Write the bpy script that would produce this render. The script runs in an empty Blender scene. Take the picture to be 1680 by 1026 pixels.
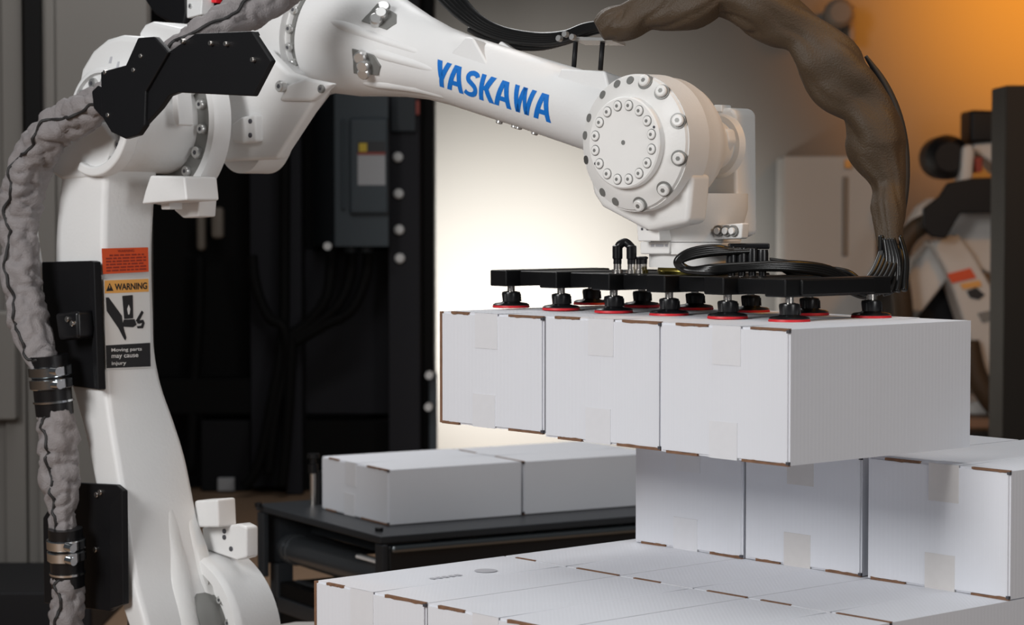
import bpy, math, random
from mathutils import Vector, noise
random.seed(7)
scene = bpy.context.scene
col = scene.collection

# ------------------------------------------------------------------ camera, world, lights, exposure
FPX, HOR = 3800.0, 340.0
CAMZ = 1.5
PITCH = math.atan((513 - HOR) / FPX)
cam = bpy.data.cameras.new('camera'); camo = bpy.data.objects.new('camera', cam); col.objects.link(camo)
camo.location = (0, 0, CAMZ); camo.rotation_euler = (math.pi / 2 - PITCH, 0, 0)
cam.sensor_width = 36.0; cam.lens = 36.0 * FPX / 1680.0; cam.clip_end = 200
cam.dof.use_dof = True; cam.dof.focus_distance = 4.9; cam.dof.aperture_fstop = 5.0
scene.camera = camo

world = bpy.data.worlds.new('world'); scene.world = world; world.use_nodes = True
world.node_tree.nodes['Background'].inputs[0].default_value = (0.88, 0.94, 1.0, 1)
world.node_tree.nodes['Background'].inputs[1].default_value = 0.055
vs = scene.view_settings
vs.view_transform = 'Standard'; vs.look = 'None'; vs.gamma = 1.0; vs.exposure = 0.0; vs.use_curve_mapping = False

def aim(o, target):
    d = Vector(target) - o.location
    o.rotation_euler = d.to_track_quat('-Z', 'Y').to_euler()
def area(name, loc, target, size, power, color=(1, 1, 1)):
    l = bpy.data.lights.new(name, 'AREA'); l.energy = power; l.color = color; l.shape = 'RECTANGLE'
    l.size, l.size_y = size
    o = bpy.data.objects.new(name, l); col.objects.link(o); o.location = loc; aim(o, target); return o
def spot(name, loc, target, power, angle, blend, color=(1, 1, 1), radius=0.15):
    l = bpy.data.lights.new(name, 'SPOT'); l.energy = power; l.color = color
    l.spot_size = math.radians(angle); l.spot_blend = blend; l.shadow_soft_size = radius
    o = bpy.data.objects.new(name, l); col.objects.link(o); o.location = loc; aim(o, target); return o
area('softbox_left', (-3.4, 1.4, 3.3), (0.0, 5.0, 1.3), (1.8, 1.8), 205)
area('softbox_overhead', (0.5, 4.6, 4.6), (0.3, 5.2, 1.0), (2.6, 2.0), 36)
area('fill_right', (3.4, 0.6, 2.2), (0.6, 4.8, 1.2), (1.4, 1.4), 68)  # added weak fill for the faces turned right
area('fill_rear', (-0.8, 8.2, 4.0), (-0.2, 7.2, 0.6), (2.0, 1.4), 66)  # added fill to brighten the conveyor cartons
spot('backdrop_spot', (-0.06, 12.4, 0.86), (-0.04, 14.0, 0.90), 600, 112, 1.0, (1, 0.99, 0.965))
spot('amber_tint_wall', (3.3, 12.2, 3.1), (3.35, 14.0, 2.95), 520, 100, 1.0, (1.0, 0.33, 0.0), 0.2)  # added spot for the amber glow in the upper right, no real fixture
spot('amber_tint_sleeve', (2.2, 4.4, 3.4), (0.74, 5.0, 1.84), 85, 32, 1.0, (1.0, 0.45, 0.04), 0.2)  # added spot, tints the dark hose sleeve amber
spot('amber_tint_post', (3.4, 8.0, 3.8), (2.5, 11.2, 1.9), 150, 60, 1.0, (1.0, 0.40, 0.02), 0.2)  # added spot, tints the post and distant robot amber

# ------------------------------------------------------------------ materials
def mat(name, color, rough=0.5, metal=0.0, noise_amt=0.0, noise_scale=20.0, bump=0.0, bump_scale=80.0,
        wave=None, coat=0.0, emit=None, spec=None):
    m = bpy.data.materials.new(name); m.use_nodes = True
    nt = m.node_tree; b = nt.nodes['Principled BSDF']
    b.inputs['Base Color'].default_value = (*color, 1); b.inputs['Roughness'].default_value = rough
    b.inputs['Metallic'].default_value = metal
    if coat: b.inputs['Coat Weight'].default_value = coat
    if spec is not None: b.inputs['Specular IOR Level'].default_value = spec
    tc = nt.nodes.new('ShaderNodeTexCoord')
    if noise_amt > 0:
        n = nt.nodes.new('ShaderNodeTexNoise'); n.inputs['Scale'].default_value = noise_scale
        n.inputs['Detail'].default_value = 4
        nt.links.new(tc.outputs['Object'], n.inputs['Vector'])
        r = nt.nodes.new('ShaderNodeMix'); r.data_type = 'RGBA'
        r.inputs[6].default_value = (*[c * (1 - noise_amt) for c in color], 1)
        r.inputs[7].default_value = (*[min(1, c * (1 + noise_amt)) for c in color], 1)
        nt.links.new(n.outputs['Fac'], r.inputs[0]); nt.links.new(r.outputs[2], b.inputs['Base Color'])
    if bump > 0:
        n2 = nt.nodes.new('ShaderNodeTexNoise'); n2.inputs['Scale'].default_value = bump_scale
        n2.inputs['Detail'].default_value = 3
        nt.links.new(tc.outputs['Object'], n2.inputs['Vector'])
        bp = nt.nodes.new('ShaderNodeBump'); bp.inputs['Strength'].default_value = bump; bp.inputs['Distance'].default_value = 0.01
        nt.links.new(n2.outputs['Fac'], bp.inputs['Height']); nt.links.new(bp.outputs['Normal'], b.inputs['Normal'])
    if wave:   # fine vertical corrugation read through the paper liner
        sx = nt.nodes.new('ShaderNodeVectorMath'); sx.operation = 'DOT_PRODUCT'
        sx.inputs[1].default_value = wave; nt.links.new(tc.outputs['Object'], sx.inputs[0])
        mm = nt.nodes.new('ShaderNodeMath'); mm.operation = 'MULTIPLY'; mm.inputs[1].default_value = 800
        nt.links.new(sx.outputs['Value'], mm.inputs[0])
        sn = nt.nodes.new('ShaderNodeMath'); sn.operation = 'SINE'; nt.links.new(mm.outputs[0], sn.inputs[0])
        bp = nt.nodes.new('ShaderNodeBump'); bp.inputs['Strength'].default_value = 0.06; bp.inputs['Distance'].default_value = 0.002
        nt.links.new(sn.outputs[0], bp.inputs['Height']); nt.links.new(bp.outputs['Normal'], b.inputs['Normal'])
    if emit:
        b.inputs['Emission Color'].default_value = (*emit, 1); b.inputs['Emission Strength'].default_value = 1
    return m
M = {}
M['robot'] = mat('white_robot_paint', (0.76, 0.76, 0.755), 0.38, 0, 0.03, 9, 0.05, 120)
M['robot_cast'] = mat('white_cast_paint', (0.74, 0.74, 0.73), 0.34, 0, 0.04, 12, 0.12, 70)
M['wrist'] = mat('warm_white_wrist_paint', (0.72, 0.71, 0.69), 0.45, 0, 0.03, 10, 0.05, 150)
M['cap'] = mat('pale_wrist_cap', (0.80, 0.79, 0.77), 0.5, 0, 0.02, 30)
M['bolt'] = mat('zinc_bolt', (0.62, 0.62, 0.61), 0.3, 0.8)
M['bolt_white'] = mat('painted_bolt', (0.72, 0.71, 0.69), 0.4)
M['recess'] = mat('shadowed_steel', (0.22, 0.22, 0.21), 0.5, 0.4)
M['socket'] = mat('dark_socket', (0.06, 0.06, 0.07), 0.5)
M['black_sheet'] = mat('black_sheet_metal', (0.006, 0.006, 0.007), 0.45, 0, 0.1, 15, spec=.25)
M['black_rubber'] = mat('black_rubber', (0.006, 0.006, 0.007), 0.30, spec=.4)
M['cable'] = mat('black_cable', (0.006, 0.006, 0.006), 0.28, spec=.4)
M['fabric'] = mat('grey_sleeve_fabric', (0.225, 0.206, 0.206), 0.7, 0, 0.12, 40, 0.3, 260)
M['brown_fabric'] = mat('dark_sleeve_fabric', (0.052, 0.031, 0.014), 0.6, 0, 0.12, 40, 0.25, 260)  # brown cloth, with the amber tint of the light also in its colour
M['seam'] = mat('black_seam', (0.015, 0.014, 0.014), 0.6)
M['chrome'] = mat('bright_clamp_steel', (0.75, 0.78, 0.8), 0.14, 1.0)
M['brass'] = mat('yellow_passivated_ring', (0.75, 0.62, 0.16), 0.22, 1.0)
M['gripper'] = mat('black_anodised_bar', (0.005, 0.005, 0.0055), 0.35, spec=.3)
M['red'] = mat('red_silicone', (0.62, 0.02, 0.03), 0.45)
M['nickel'] = mat('nickel_fitting', (0.7, 0.66, 0.62), 0.25, 1.0)
M['blue'] = mat('blue_lettering', (0.002, 0.16, 0.58), 0.45)
M['orange'] = mat('orange_decal', (0.72, 0.09, 0.02), 0.5)
M['amber'] = mat('amber_decal', (0.80, 0.40, 0.10), 0.5)
M['decal_white'] = mat('white_decal', (0.72, 0.72, 0.71), 0.5)
M['print'] = mat('black_print', (0.014, 0.014, 0.016), 0.5)
M['print_white'] = mat('white_print', (0.75, 0.75, 0.74), 0.5)
M['print_dark_red'] = mat('dark_red_print', (0.28, 0.03, 0.015), 0.5)
M['print_grey'] = mat('grey_print', (0.46, 0.46, 0.49), 0.7)
M['carton'] = mat('white_carton', (0.735, 0.745, 0.785), 0.85, 0, 0.025, 6, wave=(1.0, 0.0, 0.0))
M['carton_edge'] = mat('kraft_cut_edge', (0.20, 0.105, 0.06), 0.9, 0, 0.4, 60)
M['tape'] = mat('clear_tape_on_carton', (0.73, 0.73, 0.755), 0.55, 0, 0.03, 50)
M['tape_b'] = mat('beige_tape_on_carton', (0.66, 0.635, 0.62), 0.5, 0, 0.04, 60)
M['conveyor'] = mat('dark_grey_conveyor_paint', (0.026, 0.029, 0.033), 0.40, 0, 0.1, 10, spec=.35)
M['conveyor_gloss'] = mat('black_glossy_rail', (0.010, 0.012, 0.014), 0.16)
M['roller'] = mat('dark_steel_roller', (0.10, 0.11, 0.12), 0.28, 0.6)
M['rail_lip'] = mat('rail_highlight_metal', (0.22, 0.24, 0.25), 0.14, 0.9)  # lighter metal stands in for the highlight along the glossy rail
M['machine'] = mat('black_machine_panel', (0.008, 0.008, 0.0095), 0.6, spec=.2)
M['machine_b'] = mat('charcoal_machine_panel', (0.017, 0.017, 0.021), 0.6, spec=.2)
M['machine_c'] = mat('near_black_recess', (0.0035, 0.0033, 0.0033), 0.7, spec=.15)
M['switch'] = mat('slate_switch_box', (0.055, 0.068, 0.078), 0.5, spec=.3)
M['switch_side'] = mat('slate_switch_box_shaded', (0.026, 0.032, 0.038), 0.5, spec=.3)  # darker copy of the box slate, shade of its side put into the colour
M['yellow'] = mat('yellow_print', (0.6, 0.42, 0.02), 0.5)
M['label'] = mat('grey_label_paper', (0.40, 0.40, 0.41), 0.6)
M['wall'] = mat('painted_backdrop_wall', (0.205, 0.195, 0.178), 0.9, 0, 0.02, 1.2)
M['partition'] = mat('grey_partition', (0.155, 0.145, 0.132), 0.8, 0, 0.05, 1.5)
M['floor'] = mat('brown_shop_floor', (0.27, 0.17, 0.105), 0.6, 0, 0.15, 3)
M['wood'] = mat('brown_plank', (0.22, 0.13, 0.08), 0.7, 0, 0.2, 8)
M['post'] = mat('black_post_paint', (0.02, 0.016, 0.012), 0.55, spec=.2)
M['bg_panel'] = mat('pale_panel', (0.52, 0.50, 0.47), 0.7)
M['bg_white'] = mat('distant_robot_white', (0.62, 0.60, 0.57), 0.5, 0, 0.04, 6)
M['tan'] = mat('tan_plastic', (0.22, 0.185, 0.15), 0.5)
M['red_lamp'] = mat('red_plastic', (0.75, 0.01, 0.02), 0.4)

# ------------------------------------------------------------------ pixel -> place helpers
F_ = Vector((0, math.cos(PITCH), -math.sin(PITCH))); U_ = Vector((0, math.sin(PITCH), math.cos(PITCH)))
EYE = Vector((0, 0, CAMZ))
def ray(px, py): return F_ + Vector((1, 0, 0)) * ((px - 840) / FPX) + U_ * ((513 - py) / FPX)
def P(px, py, Y):
    d = ray(px, py); return EYE + d * (Y / d.y)
def PZ(px, py, z):
    d = ray(px, py); return EYE + d * ((z - CAMZ) / d.z)
def plane_hit(px, py, q, nrm):
    d = ray(px, py); return EYE + d * ((q - EYE).dot(nrm) / d.dot(nrm))
W = Vector((0.385, 4.95, 1.633))                 # wrist centre
N = Vector((-0.68, -0.733, 0)).normalized()      # joint axes, towards the viewer
A = Vector((-N.y, N.x, 0))                       # forward along the robot: right and nearer
if A.x < 0: A = -A
Z = Vector((0, 0, 1))
def R(px, py, t): return plane_hit(px, py, W + N * t, N)
def proj_x(p):
    v = p - EYE; return 840 + FPX * v.x / v.dot(F_)

# ------------------------------------------------------------------ object helpers
def root_loc(o):
    v = Vector((0, 0, 0))
    while o is not None:
        v = v + o.location; o = o.parent
    return v
def obj(name, verts, faces, material, parent=None, smooth=False, bevel=0.0, seg=2, label=None, cat=None, group=None, kind=None, slots=None, fmat=None):
    verts = [Vector(v) for v in verts]
    me = bpy.data.meshes.new(name)
    if parent is None:
        zmin = min(v.z for v in verts)
        c = sum(verts, Vector()) / len(verts); off = Vector((c.x, c.y, zmin))
    else:
        off = root_loc(parent)
    me.from_pydata([tuple(v - off) for v in verts], [], faces)
    me.materials.append(M[material])
    if slots:
        for s in slots: me.materials.append(M[s])
        for p, i in zip(me.polygons, fmat): p.material_index = i
    me.update()
    import bmesh
    bm = bmesh.new(); bm.from_mesh(me); bmesh.ops.recalc_face_normals(bm, faces=bm.faces); bm.to_mesh(me); bm.free()
    o = bpy.data.objects.new(name, me); col.objects.link(o)
    if parent is None: o.location = off
    else: o.parent = parent
    if bevel > 0:
        b = o.modifiers.new('bevel', 'BEVEL'); b.width = bevel; b.segments = seg; b.limit_method = 'ANGLE'; b.angle_limit = math.radians(30)
    if smooth:
        for p in me.polygons: p.use_smooth = True
    if smooth == 'angle' or bevel > 0:
        for p in me.polygons: p.use_smooth = True
        es = o.modifiers.new('split', 'EDGE_SPLIT') if bevel == 0 else None
        if es: es.split_angle = math.radians(35)
        if bevel > 0:
            w = o.modifiers.new('wn', 'WEIGHTED_NORMAL'); w.keep_sharp = True
    for k, v in (('label', label), ('category', cat), ('group', group), ('kind', kind)):
        if v: o[k] = v
    return o
def thing(name, loc, label, cat, group=None):
    o = bpy.data.objects.new(name, None); col.objects.link(o); o.location = loc; o.empty_display_size = 0.05
    o['label'] = label; o['category'] = cat
    if group: o['group'] = group
    return o

def box_vf(o, x, y, z):   # origin corner, three edge vectors
    o = Vector(o); v = [o, o + x, o + x + y, o + y, o + z, o + x + z, o + x + y + z, o + y + z]
    return v, [(0, 1, 2, 3), (4, 5, 6, 7), (0, 1, 5, 4), (1, 2, 6, 5), (2, 3, 7, 6), (3, 0, 4, 7)]
def box(name, o, x, y, z, m, parent=None, bevel=0.002, **k):
    v, f = box_vf(o, x, y, z); return obj(name, v, f, m, parent, bevel=bevel, **k)
def slab(name, px0, py0, px1, py1, Y, th, m, parent=None, bevel=0.004, **k):
    a = P(px0, py1, Y); b = P(px1, py0, Y)
    return box(name, (a.x, Y, a.z), Vector((b.x - a.x, 0, 0)), Vector((0, th, 0)), Vector((0, 0, b.z - a.z)), m, parent, bevel, **k)
def prism(pts, vec):
    n = len(pts); v = list(pts) + [p + vec for p in pts]
    f = [tuple(range(n)), tuple(range(2 * n - 1, n - 1, -1))] + [(i, (i + 1) % n, n + (i + 1) % n, n + i) for i in range(n)]
    return v, f
def ext(name, pxs, tn, tf, m, parent, bevel=0.004, seg=2, **k):
    v, f = prism([R(x, y, tn) for x, y in pxs], N * (tf - tn)); return obj(name, v, f, m, parent, bevel=bevel, seg=seg, **k)
def extY(name, pxs, Y, th, m, parent, bevel=0.01, **k):
    v, f = prism([P(x, y, Y) for x, y in pxs], Vector((0, th, 0))); return obj(name, v, f, m, parent, bevel=bevel, **k)
def frame_of(ax):
    ax = ax.normalized(); u = ax.cross(Z)
    if u.length < 0.05: u = ax.cross(Vector((1, 0, 0)))
    u.normalize(); return ax, u, u.cross(ax).normalized()
def lathe_vf(c, axis, prof, n=48, a0=0.0, a1=2 * math.pi):
    ax, u, w = frame_of(axis); v = []; f = []
    full = abs(a1 - a0 - 2 * math.pi) < 1e-6
    cols = n if full else n + 1
    for (t, r) in prof:
        for i in range(cols):
            a = a0 + (a1 - a0) * i / n
            v.append(c + ax * t + (u * math.cos(a) + w * math.sin(a)) * r)
    for j in range(len(prof) - 1):
        for i in range(n):
            i2 = (i + 1) % cols
            f.append((j * cols + i, j * cols + i2, (j + 1) * cols + i2, (j + 1) * cols + i))
    if full:
        f.append(tuple(range(cols))); b = (len(prof) - 1) * cols; f.append(tuple(range(b, b + cols)))
    return v, f
def lathe(name, c, axis, prof, m, parent, n=48, **k):
    v, f = lathe_vf(Vector(c), Vector(axis), prof, n); return obj(name, v, f, m, parent, smooth='angle', **k)
def crom(pts, per=8):
    out = []; n = len(pts)
    for i in range(n - 1):
        p0 = pts[max(i - 1, 0)]; p1 = pts[i]; p2 = pts[i + 1]; p3 = pts[min(i + 2, n - 1)]
        for k in range(per):
            t = k / per; t2 = t * t; t3 = t2 * t
            out.append(0.5 * ((2 * p1) + (p2 - p0) * t + (2 * p0 - 5 * p1 + 4 * p2 - p3) * t2 + (3 * p1 - p0 - 3 * p2 + p3) * t3))
    out.append(pts[-1]); return out
def tube_vf(pts, rads, n=12, per=6, wr=0.0, wf=20.0, seed=0.0, flat=1.0, twist=0.0):
    pts = [Vector((*p, r)) if len(p) == 3 else p for p, r in zip(pts, rads)]
    c = crom(pts, per); v = []; f = []; rows = []; s = 0.0
    ref = None
    for i, q in enumerate(c):
        p = q.xyz; d = (c[min(i + 1, len(c) - 1)].xyz - c[max(i - 1, 0)].xyz).normalized()
        if ref is None:
            ref = d.cross(Vector((0, 1, 0)));
            if ref.length < .1: ref = d.cross(Z)
        u = (ref - d * ref.dot(d)).normalized(); ref = u; w = d.cross(u)
        if i: s += (p - c[i - 1].xyz).length
        row = []
        for k in range(n):
            a = 2 * math.pi * k / n; r = q.w
            if wr > 0 and twist:      # long soft twisted folds
                b_ = a + twist * s
                h = noise.noise(Vector((math.cos(b_) * 1.1 + seed, math.sin(b_) * 1.1, s * wf)))
                h2 = abs(noise.noise(Vector((math.cos(b_) * .9 - seed, math.sin(b_) * .9, s * wf * .8 + 7))))
                r *= 1 + wr * (h * 1.0 + min(h2 * 2.2, .5) - .3)
            elif wr > 0:
                e = Vector((math.cos(a) * 1.5 + seed, math.sin(a) * 1.5, s * wf))
                h = noise.noise(e) + 0.5 * noise.noise(e * 2.3 + Vector((5, 3, 1)))
                h2 = abs(noise.noise(Vector((math.cos(a) * 1.0 + seed * 2, math.sin(a) * 1.0 + s * 6, s * wf * 1.6))))
                r *= 1 + wr * (h * 0.5 + min(h2 * 2.6, .5) - 0.38)
            row.append(p + (u * math.cos(a) + w * math.sin(a) * flat) * r)
        rows.append(row); v += row
    m = len(rows)
    for j in range(m - 1):
        for k in range(n): f.append((j * n + k, j * n + (k + 1) % n, (j + 1) * n + (k + 1) % n, (j + 1) * n + k))
    f.append(tuple(range(n))); f.append(tuple(range((m - 1) * n, m * n)))
    return v, f, rows
def tube(name, pts, r, m, parent, n=10, per=6, **k):
    rads = r if isinstance(r, (list, tuple)) else [r] * len(pts)
    v, f, _ = tube_vf(pts, rads, n, per); return obj(name, v, f, m, parent, smooth=True, **k)
def bolt(c, axis, r, h, parent, m='bolt', sock=True, name='bolt'):
    b = lathe(name, c, axis, [(-0.002, r), (h * .8, r), (h, r * .85)], m, parent, 14)
    if sock: lathe('hex_socket', Vector(c) + Vector(axis).normalized() * (h + .0002), axis, [(-.0005, r * .42), (0.0004, r * .42)], 'socket', b, 6)
    return b

# ------------------------------------------------------------------ the setting
def struct(name, o, x, y, z, m):
    return box(name, o, Vector(x), Vector(y), Vector(z), m, None, 0, kind='structure')
struct('floor', (-9, -1.5, -0.1), (18, 0, 0), (0, 15.7, 0), (0, 0, 0.1), 'floor')
struct('wall_back', (-9, 14.0, 0), (18, 0, 0), (0, 0.2, 0), (0, 0, 6), 'wall')
slab('wall_left', -260, -330, 238, 1000, 8.8, 0.1, 'partition', None, kind='structure')
slab('trim_1', 41, -330, 62, 262, 8.72, 0.08, 'machine_c', None, kind='structure')
slab('trim_2', 66, -330, 84, 1000, 8.77, 0.03, 'partition', None, kind='structure')
slab('trim_3', 12, -330, 32, 1000, 8.77, 0.03, 'partition', None, kind='structure')

# ------------------------------------------------------------------ cartons
def carton(P0, L, Rr, w, d, h, label, group, tapes=('top', 'bottom'), left_edge=False, tilt=0.0, m_tape='tape', side_tape=None, topprint=False, gap=(0.36, 0.64), name='carton'):
    """P0 = bottom corner nearest the viewer; L runs along the end panel away to the left, Rr along the long side."""
    P0 = Vector(P0); L = L.normalized(); Rr = Rr.normalized()
    t = thing(name, P0 + L * w / 2 + Rr * d / 2, label, 'carton', group)
    bul = 0.004
    # body: slightly bowed sheets
    nu = 5; v = []; f = []
    def face(o, x, y, nrm, bow):
        b = len(v)
        for j in range(nu + 1):
            for i in range(nu + 1):
                a, c = i / nu, j / nu
                v.append(o + x * a + y * c + nrm * bow * math.sin(math.pi * a) * math.sin(math.pi * c))
        for j in range(nu):
            for i in range(nu):
                k = b + j * (nu + 1) + i; f.append((k, k + 1, k + nu + 2, k + nu + 1))
    e = 0.004
    o = P0 + Rr * e; dd = d - e; X = L * w; Y = Rr * dd; H = Z * h
    face(o, X, H, -Rr, 0); face(o + Y, X, H, Rr, bul * .3); face(o, Y, H, -L, bul * .5); face(o + X, Y, H, L, bul * .3)
    face(o, X, Y, -Z, 0); face(o + H, X, Y, Z, bul * .4)
    body = obj('body', v, f, 'carton', t, smooth=False)
    # end panel with its raw kraft edges
    ip = 0.004
    pv, pf = box_vf(P0 + L * ip + Z * ip, L * (w - 2 * ip), Rr * e, Z * (h - 2 * ip))
    obj('end_panel', pv, pf, 'carton', t)
    es = 0.0055
    def strip(o, x, z, sub=8):
        # ragged strip of raw board
        v = []; f = []
        for i in range(sub + 1):
            q = o + x * (i / sub); j = 0.72 + 0.5 * random.random()
            for dep in (-0.0012, e + 0.002):
                v.append(q + Rr * dep); v.append(q + Rr * dep + z * j)
        for i in range(sub):
            k = i * 4
            f += [(k, k + 4, k + 5, k + 1), (k + 2, k + 6, k + 7, k + 3), (k + 1, k + 5, k + 7, k + 3), (k, k + 4, k + 6, k + 2)]
        f += [(0, 1, 3, 2), (sub * 4, sub * 4 + 1, sub * 4 + 3, sub * 4 + 2)]
        obj('cut_edge', v, f, 'carton_edge', t)
    g0, g1 = gap
    for z0, s in ((h + 0.0015, -1), (-0.0015, 1)):
        strip(P0 + Z * z0, L * (w * g0 * (0.8 + .3 * random.random())), Z * es * s)
        strip(P0 + L * w * (g1 + .12 * random.random() * (1 if s > 0 else .3)) + Z * z0, L * (w * (1 - g1 - .13)), Z * es * s)
    # dark notch where the flaps meet at the corners
    for zz in (h - 0.007, 0.001):
        nv, nf = box_vf(P0 + Z * zz - Rr * 0.0016 - L * .0008, L * 0.007, Rr * 0.006, Z * 0.006); obj('corner_notch', nv, nf, 'socket', t)
    if left_edge:
        nv, nf = box_vf(P0 + L * (w - .006) - Rr * .0014, L * 0.0075, Rr * 0.008, Z * h); obj('cut_edge', nv, nf, 'carton_edge', t)
    tw = 0.075; c0 = w * (g0 + g1) / 2 - tw / 2
    if 'top' in tapes:
        tv, tf = box_vf(P0 + L * c0 - Rr * .0012 + Z * (h - .075), L * tw, Rr * .002, Z * .0765); a = obj('tape', tv, tf, m_tape, t)
        tv, tf = box_vf(P0 + L * c0 - Rr * .0012 + Z * (h + .0008), L * tw, Rr * (d * .985), Z * .0008); obj('tape', tv, tf, 'carton', t)
    if 'bottom' in tapes:
        tv, tf = box_vf(P0 + L * (c0 + .008) - Rr * .0012 + Z * (-.0008), L * tw, Rr * .002, Z * .072); obj('tape', tv, tf, m_tape, t)
    # lid seam running along the top
    if topprint:
        q = P0 + Z * (h + .0030)
        for k in range(5):
            nv, nf = box_vf(q + L * (w * .56) + Rr * (d * .36 + k * .017), L * 0.016, Rr * .011, Z * .0006); obj('faded_print', nv, nf, 'print_grey', t)
        ev, ef = lathe_vf(q + L * (w * .60) + Rr * (d * .66), Z, [(0, .024), (.0006, .024)], 20); obj('faded_emblem', ev, ef, 'print_grey', t)
    return t

BH = 0.255
# layer held by the gripper
HC = P(1295, 541, 4.30); HZ = HC.z - BH
HL = Vector((-0.648, 0.762, 0)).normalized(); HR = Vector((-HL.y, HL.x, 0));
if HR.x < 0: HR = -HR
def along(C, D, px):     # distance along D from C so that it meets image column px
    k = (px - 840) / FPX; k2 = k * math.cos(PITCH)
    lo, hi = -3.0, 6.0
    f = lambda s: proj_x(C + D * s) - px
    s0 = f(lo)
    for _ in range(60):
        m = (lo + hi) / 2
        if (f(m) > 0) == (s0 > 0): lo = m
        else: hi = m
    return lo
hc = Vector((HC.x, HC.y, HZ))
e1, e2, e3 = along(hc, HL, 1081), along(hc, HL, 890), along(hc, HL, 721)
hd = along(hc, HR, 1591)
carton(hc, HL, HR, e1 - .003, hd, BH, 'white carton under the gripper, held nearest the camera', 'cartons held by the gripper', gap=(.32, .62), tapes=('top', 'bottom'))
carton(hc + HL * e1 + HR * .004 + Z * .002, HL, HR, e2 - e1 - .002, hd, BH - .002, 'white carton in the middle of the three held cartons', 'cartons held by the gripper', gap=(.34, .66))
carton(hc + HL * (e2 + .002) + HR * .003 + Z * .008, HL, HR, e3 - e2 - .003, hd, BH - .010, 'white carton at the left end of the held row, farthest from camera', 'cartons held by the gripper', left_edge=True, gap=(.38, .70))

# upper row standing on the pallet load
UC = P(1655, 985, 4.507); LZ = UC.z
ULe = PZ(1040, 889, LZ)
UL = (ULe - UC); UL.z = 0; UL.normalize(); UR = Vector((-UL.y, UL.x, 0))
if UR.x < 0: UR = -UR
u1, u2, u3 = along(UC, UL, 1422), along(UC, UL, 1217), along(UC, UL, 1041)
carton(UC, UL, UR, u1 - .0, .535, BH - .002, 'white carton with beige tape patch at the right end of upper row', 'cartons stacked in the upper row', gap=(.28, .62), m_tape='tape_b')
u1b = along(UC, UL, 1410)
carton(UC + UL * u1b + UR * .004, UL, UR, u2 - u1b - .004, .535, BH - .004, 'white carton in the middle of the upper row below held cartons', 'cartons stacked in the upper row', gap=(.36, .66), m_tape='tape_b')
carton(UC + UL * u2, UL, UR, u3 - u2, .535, BH - .004, 'white carton at the left end of upper row, above the lower layer', 'cartons stacked in the upper row', gap=(.34, .64))

# lower layer
LC = PZ(515, 953, LZ - .002)          # back-left... front-left corner of the layer top
lw = 0.362; ld = .515
def low(i, j, label, w=lw, **k):
    p = Vector((LC.x, LC.y, LZ - .002 - BH)) - UL * (lw + .004) * (i + 1) + UR * (ld + .003) * j
    carton(p, UL, UR, w, ld, BH, label, 'cartons in the lower layer', **k)
low(0, 0, 'white carton with faded print on top, front left of lower layer', left_edge=True, topprint=True, gap=(.40, .72))
low(1, 0, 'white carton in front row of lower layer, right of the printed carton', gap=(.36, .66))
low(2, 0, 'white carton cut off by the bottom edge, nearest of lower layer', gap=(.36, .66))
low(0, 1, 'white carton in lower layer behind the printed carton, half under upper row', gap=(.40, .70), topprint=False)
low(1, 1, 'white carton in lower layer, middle of second row, half under upper row', gap=(.36, .66))
low(2, 1, 'white carton in lower layer, right end of second row', gap=(.36, .66))
# the carton row hidden behind carries the rear of the upper row
for i in range(3):
    low(i, 2, 'white carton at the back of lower layer under the upper row')
# rest of the load below the frame and its wooden pallet
for i in range(3):
    for j in range(3):
        pass
pl0 = Vector((LC.x, LC.y, 0)) - UL * (lw + .004) * 3
LW = (lw + .004) * 3; LD = (ld + .003) * 3
lt = thing('wooden_pallet', pl0 + UL * LW / 2 + UR * LD / 2, 'wooden pallet under the white carton load', 'pallet')
for k in range(3): box('stringer', pl0 + UL * (LW * k / 2.0 - (0.05 * k)) , UL * .1, UR * LD, Z * .1, 'tan', lt, .003)
for k in range(7): box('deck_board', pl0 + UR * (k * LD / 7) + Z * .1, UL * LW, UR * (LD / 7 - .03), Z * .022, 'tan', lt, .002)
hgt = LZ - .002 - BH - .122 - .0065
for i in range(3):
    p = pl0 + UL * (lw + .004) * i + Z * .1235
    carton(p, UL, UR, lw, ld, hgt, 'white carton at the foot of the pallet load, below the frame', 'cartons in the bottom layer')
for j in (1, 2):
    for i in range(3):
        p = pl0 + UL * (lw + .004) * i + UR * (ld + .003) * j + Z * .1235
        carton(p, UL, UR, lw, ld, hgt, 'white carton at the foot of the pallet load, below the frame', 'cartons in the bottom layer')

# ------------------------------------------------------------------ conveyor and its cartons
CB = P(637, 862, 7.2); CZ = CB.z - .0025
CR = Vector((0.86, 0.51, 0)).normalized(); CL = Vector((-CR.y, CR.x, 0))
ch = 0.172
c_l = along(CB, CL, 528); c_r = along(CB, CR, 855)
carton(CB, CL, CR, c_l, c_r, ch, 'white carton at the open end of the black conveyor', 'cartons on the conveyor', gap=(.38, .72))
c_r2 = along(CB, CR, 1075)
carton(CB + CR * (c_r + .012) + CL * .004, CL, CR, c_l, c_r2 - c_r, ch - .002, 'white carton on the conveyor, second behind the end carton', 'cartons on the conveyor')
K = PZ(632, 880, CZ); KL = PZ(392, 830, CZ)
kl = (KL - K).length
cv = thing('roller_conveyor', (K.x, K.y, 0), 'dark grey roller conveyor carrying two white cartons', 'conveyor')
clen = 2.6
K0 = Vector((K.x, K.y, 0))
dk = lambda a, b, z: K0 + CR * a + CL * b + Z * z
box('deck_flange', dk(-.02, -.008, CZ - .022), CR * (clen + .04), CL * (kl + .02), Z * .022, 'conveyor', cv, .003)
box('side_rail', dk(.0, -.015, CZ - .20), CR * clen, CL * .04, Z * .172, 'conveyor_gloss', cv, .012, seg=4)
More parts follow.
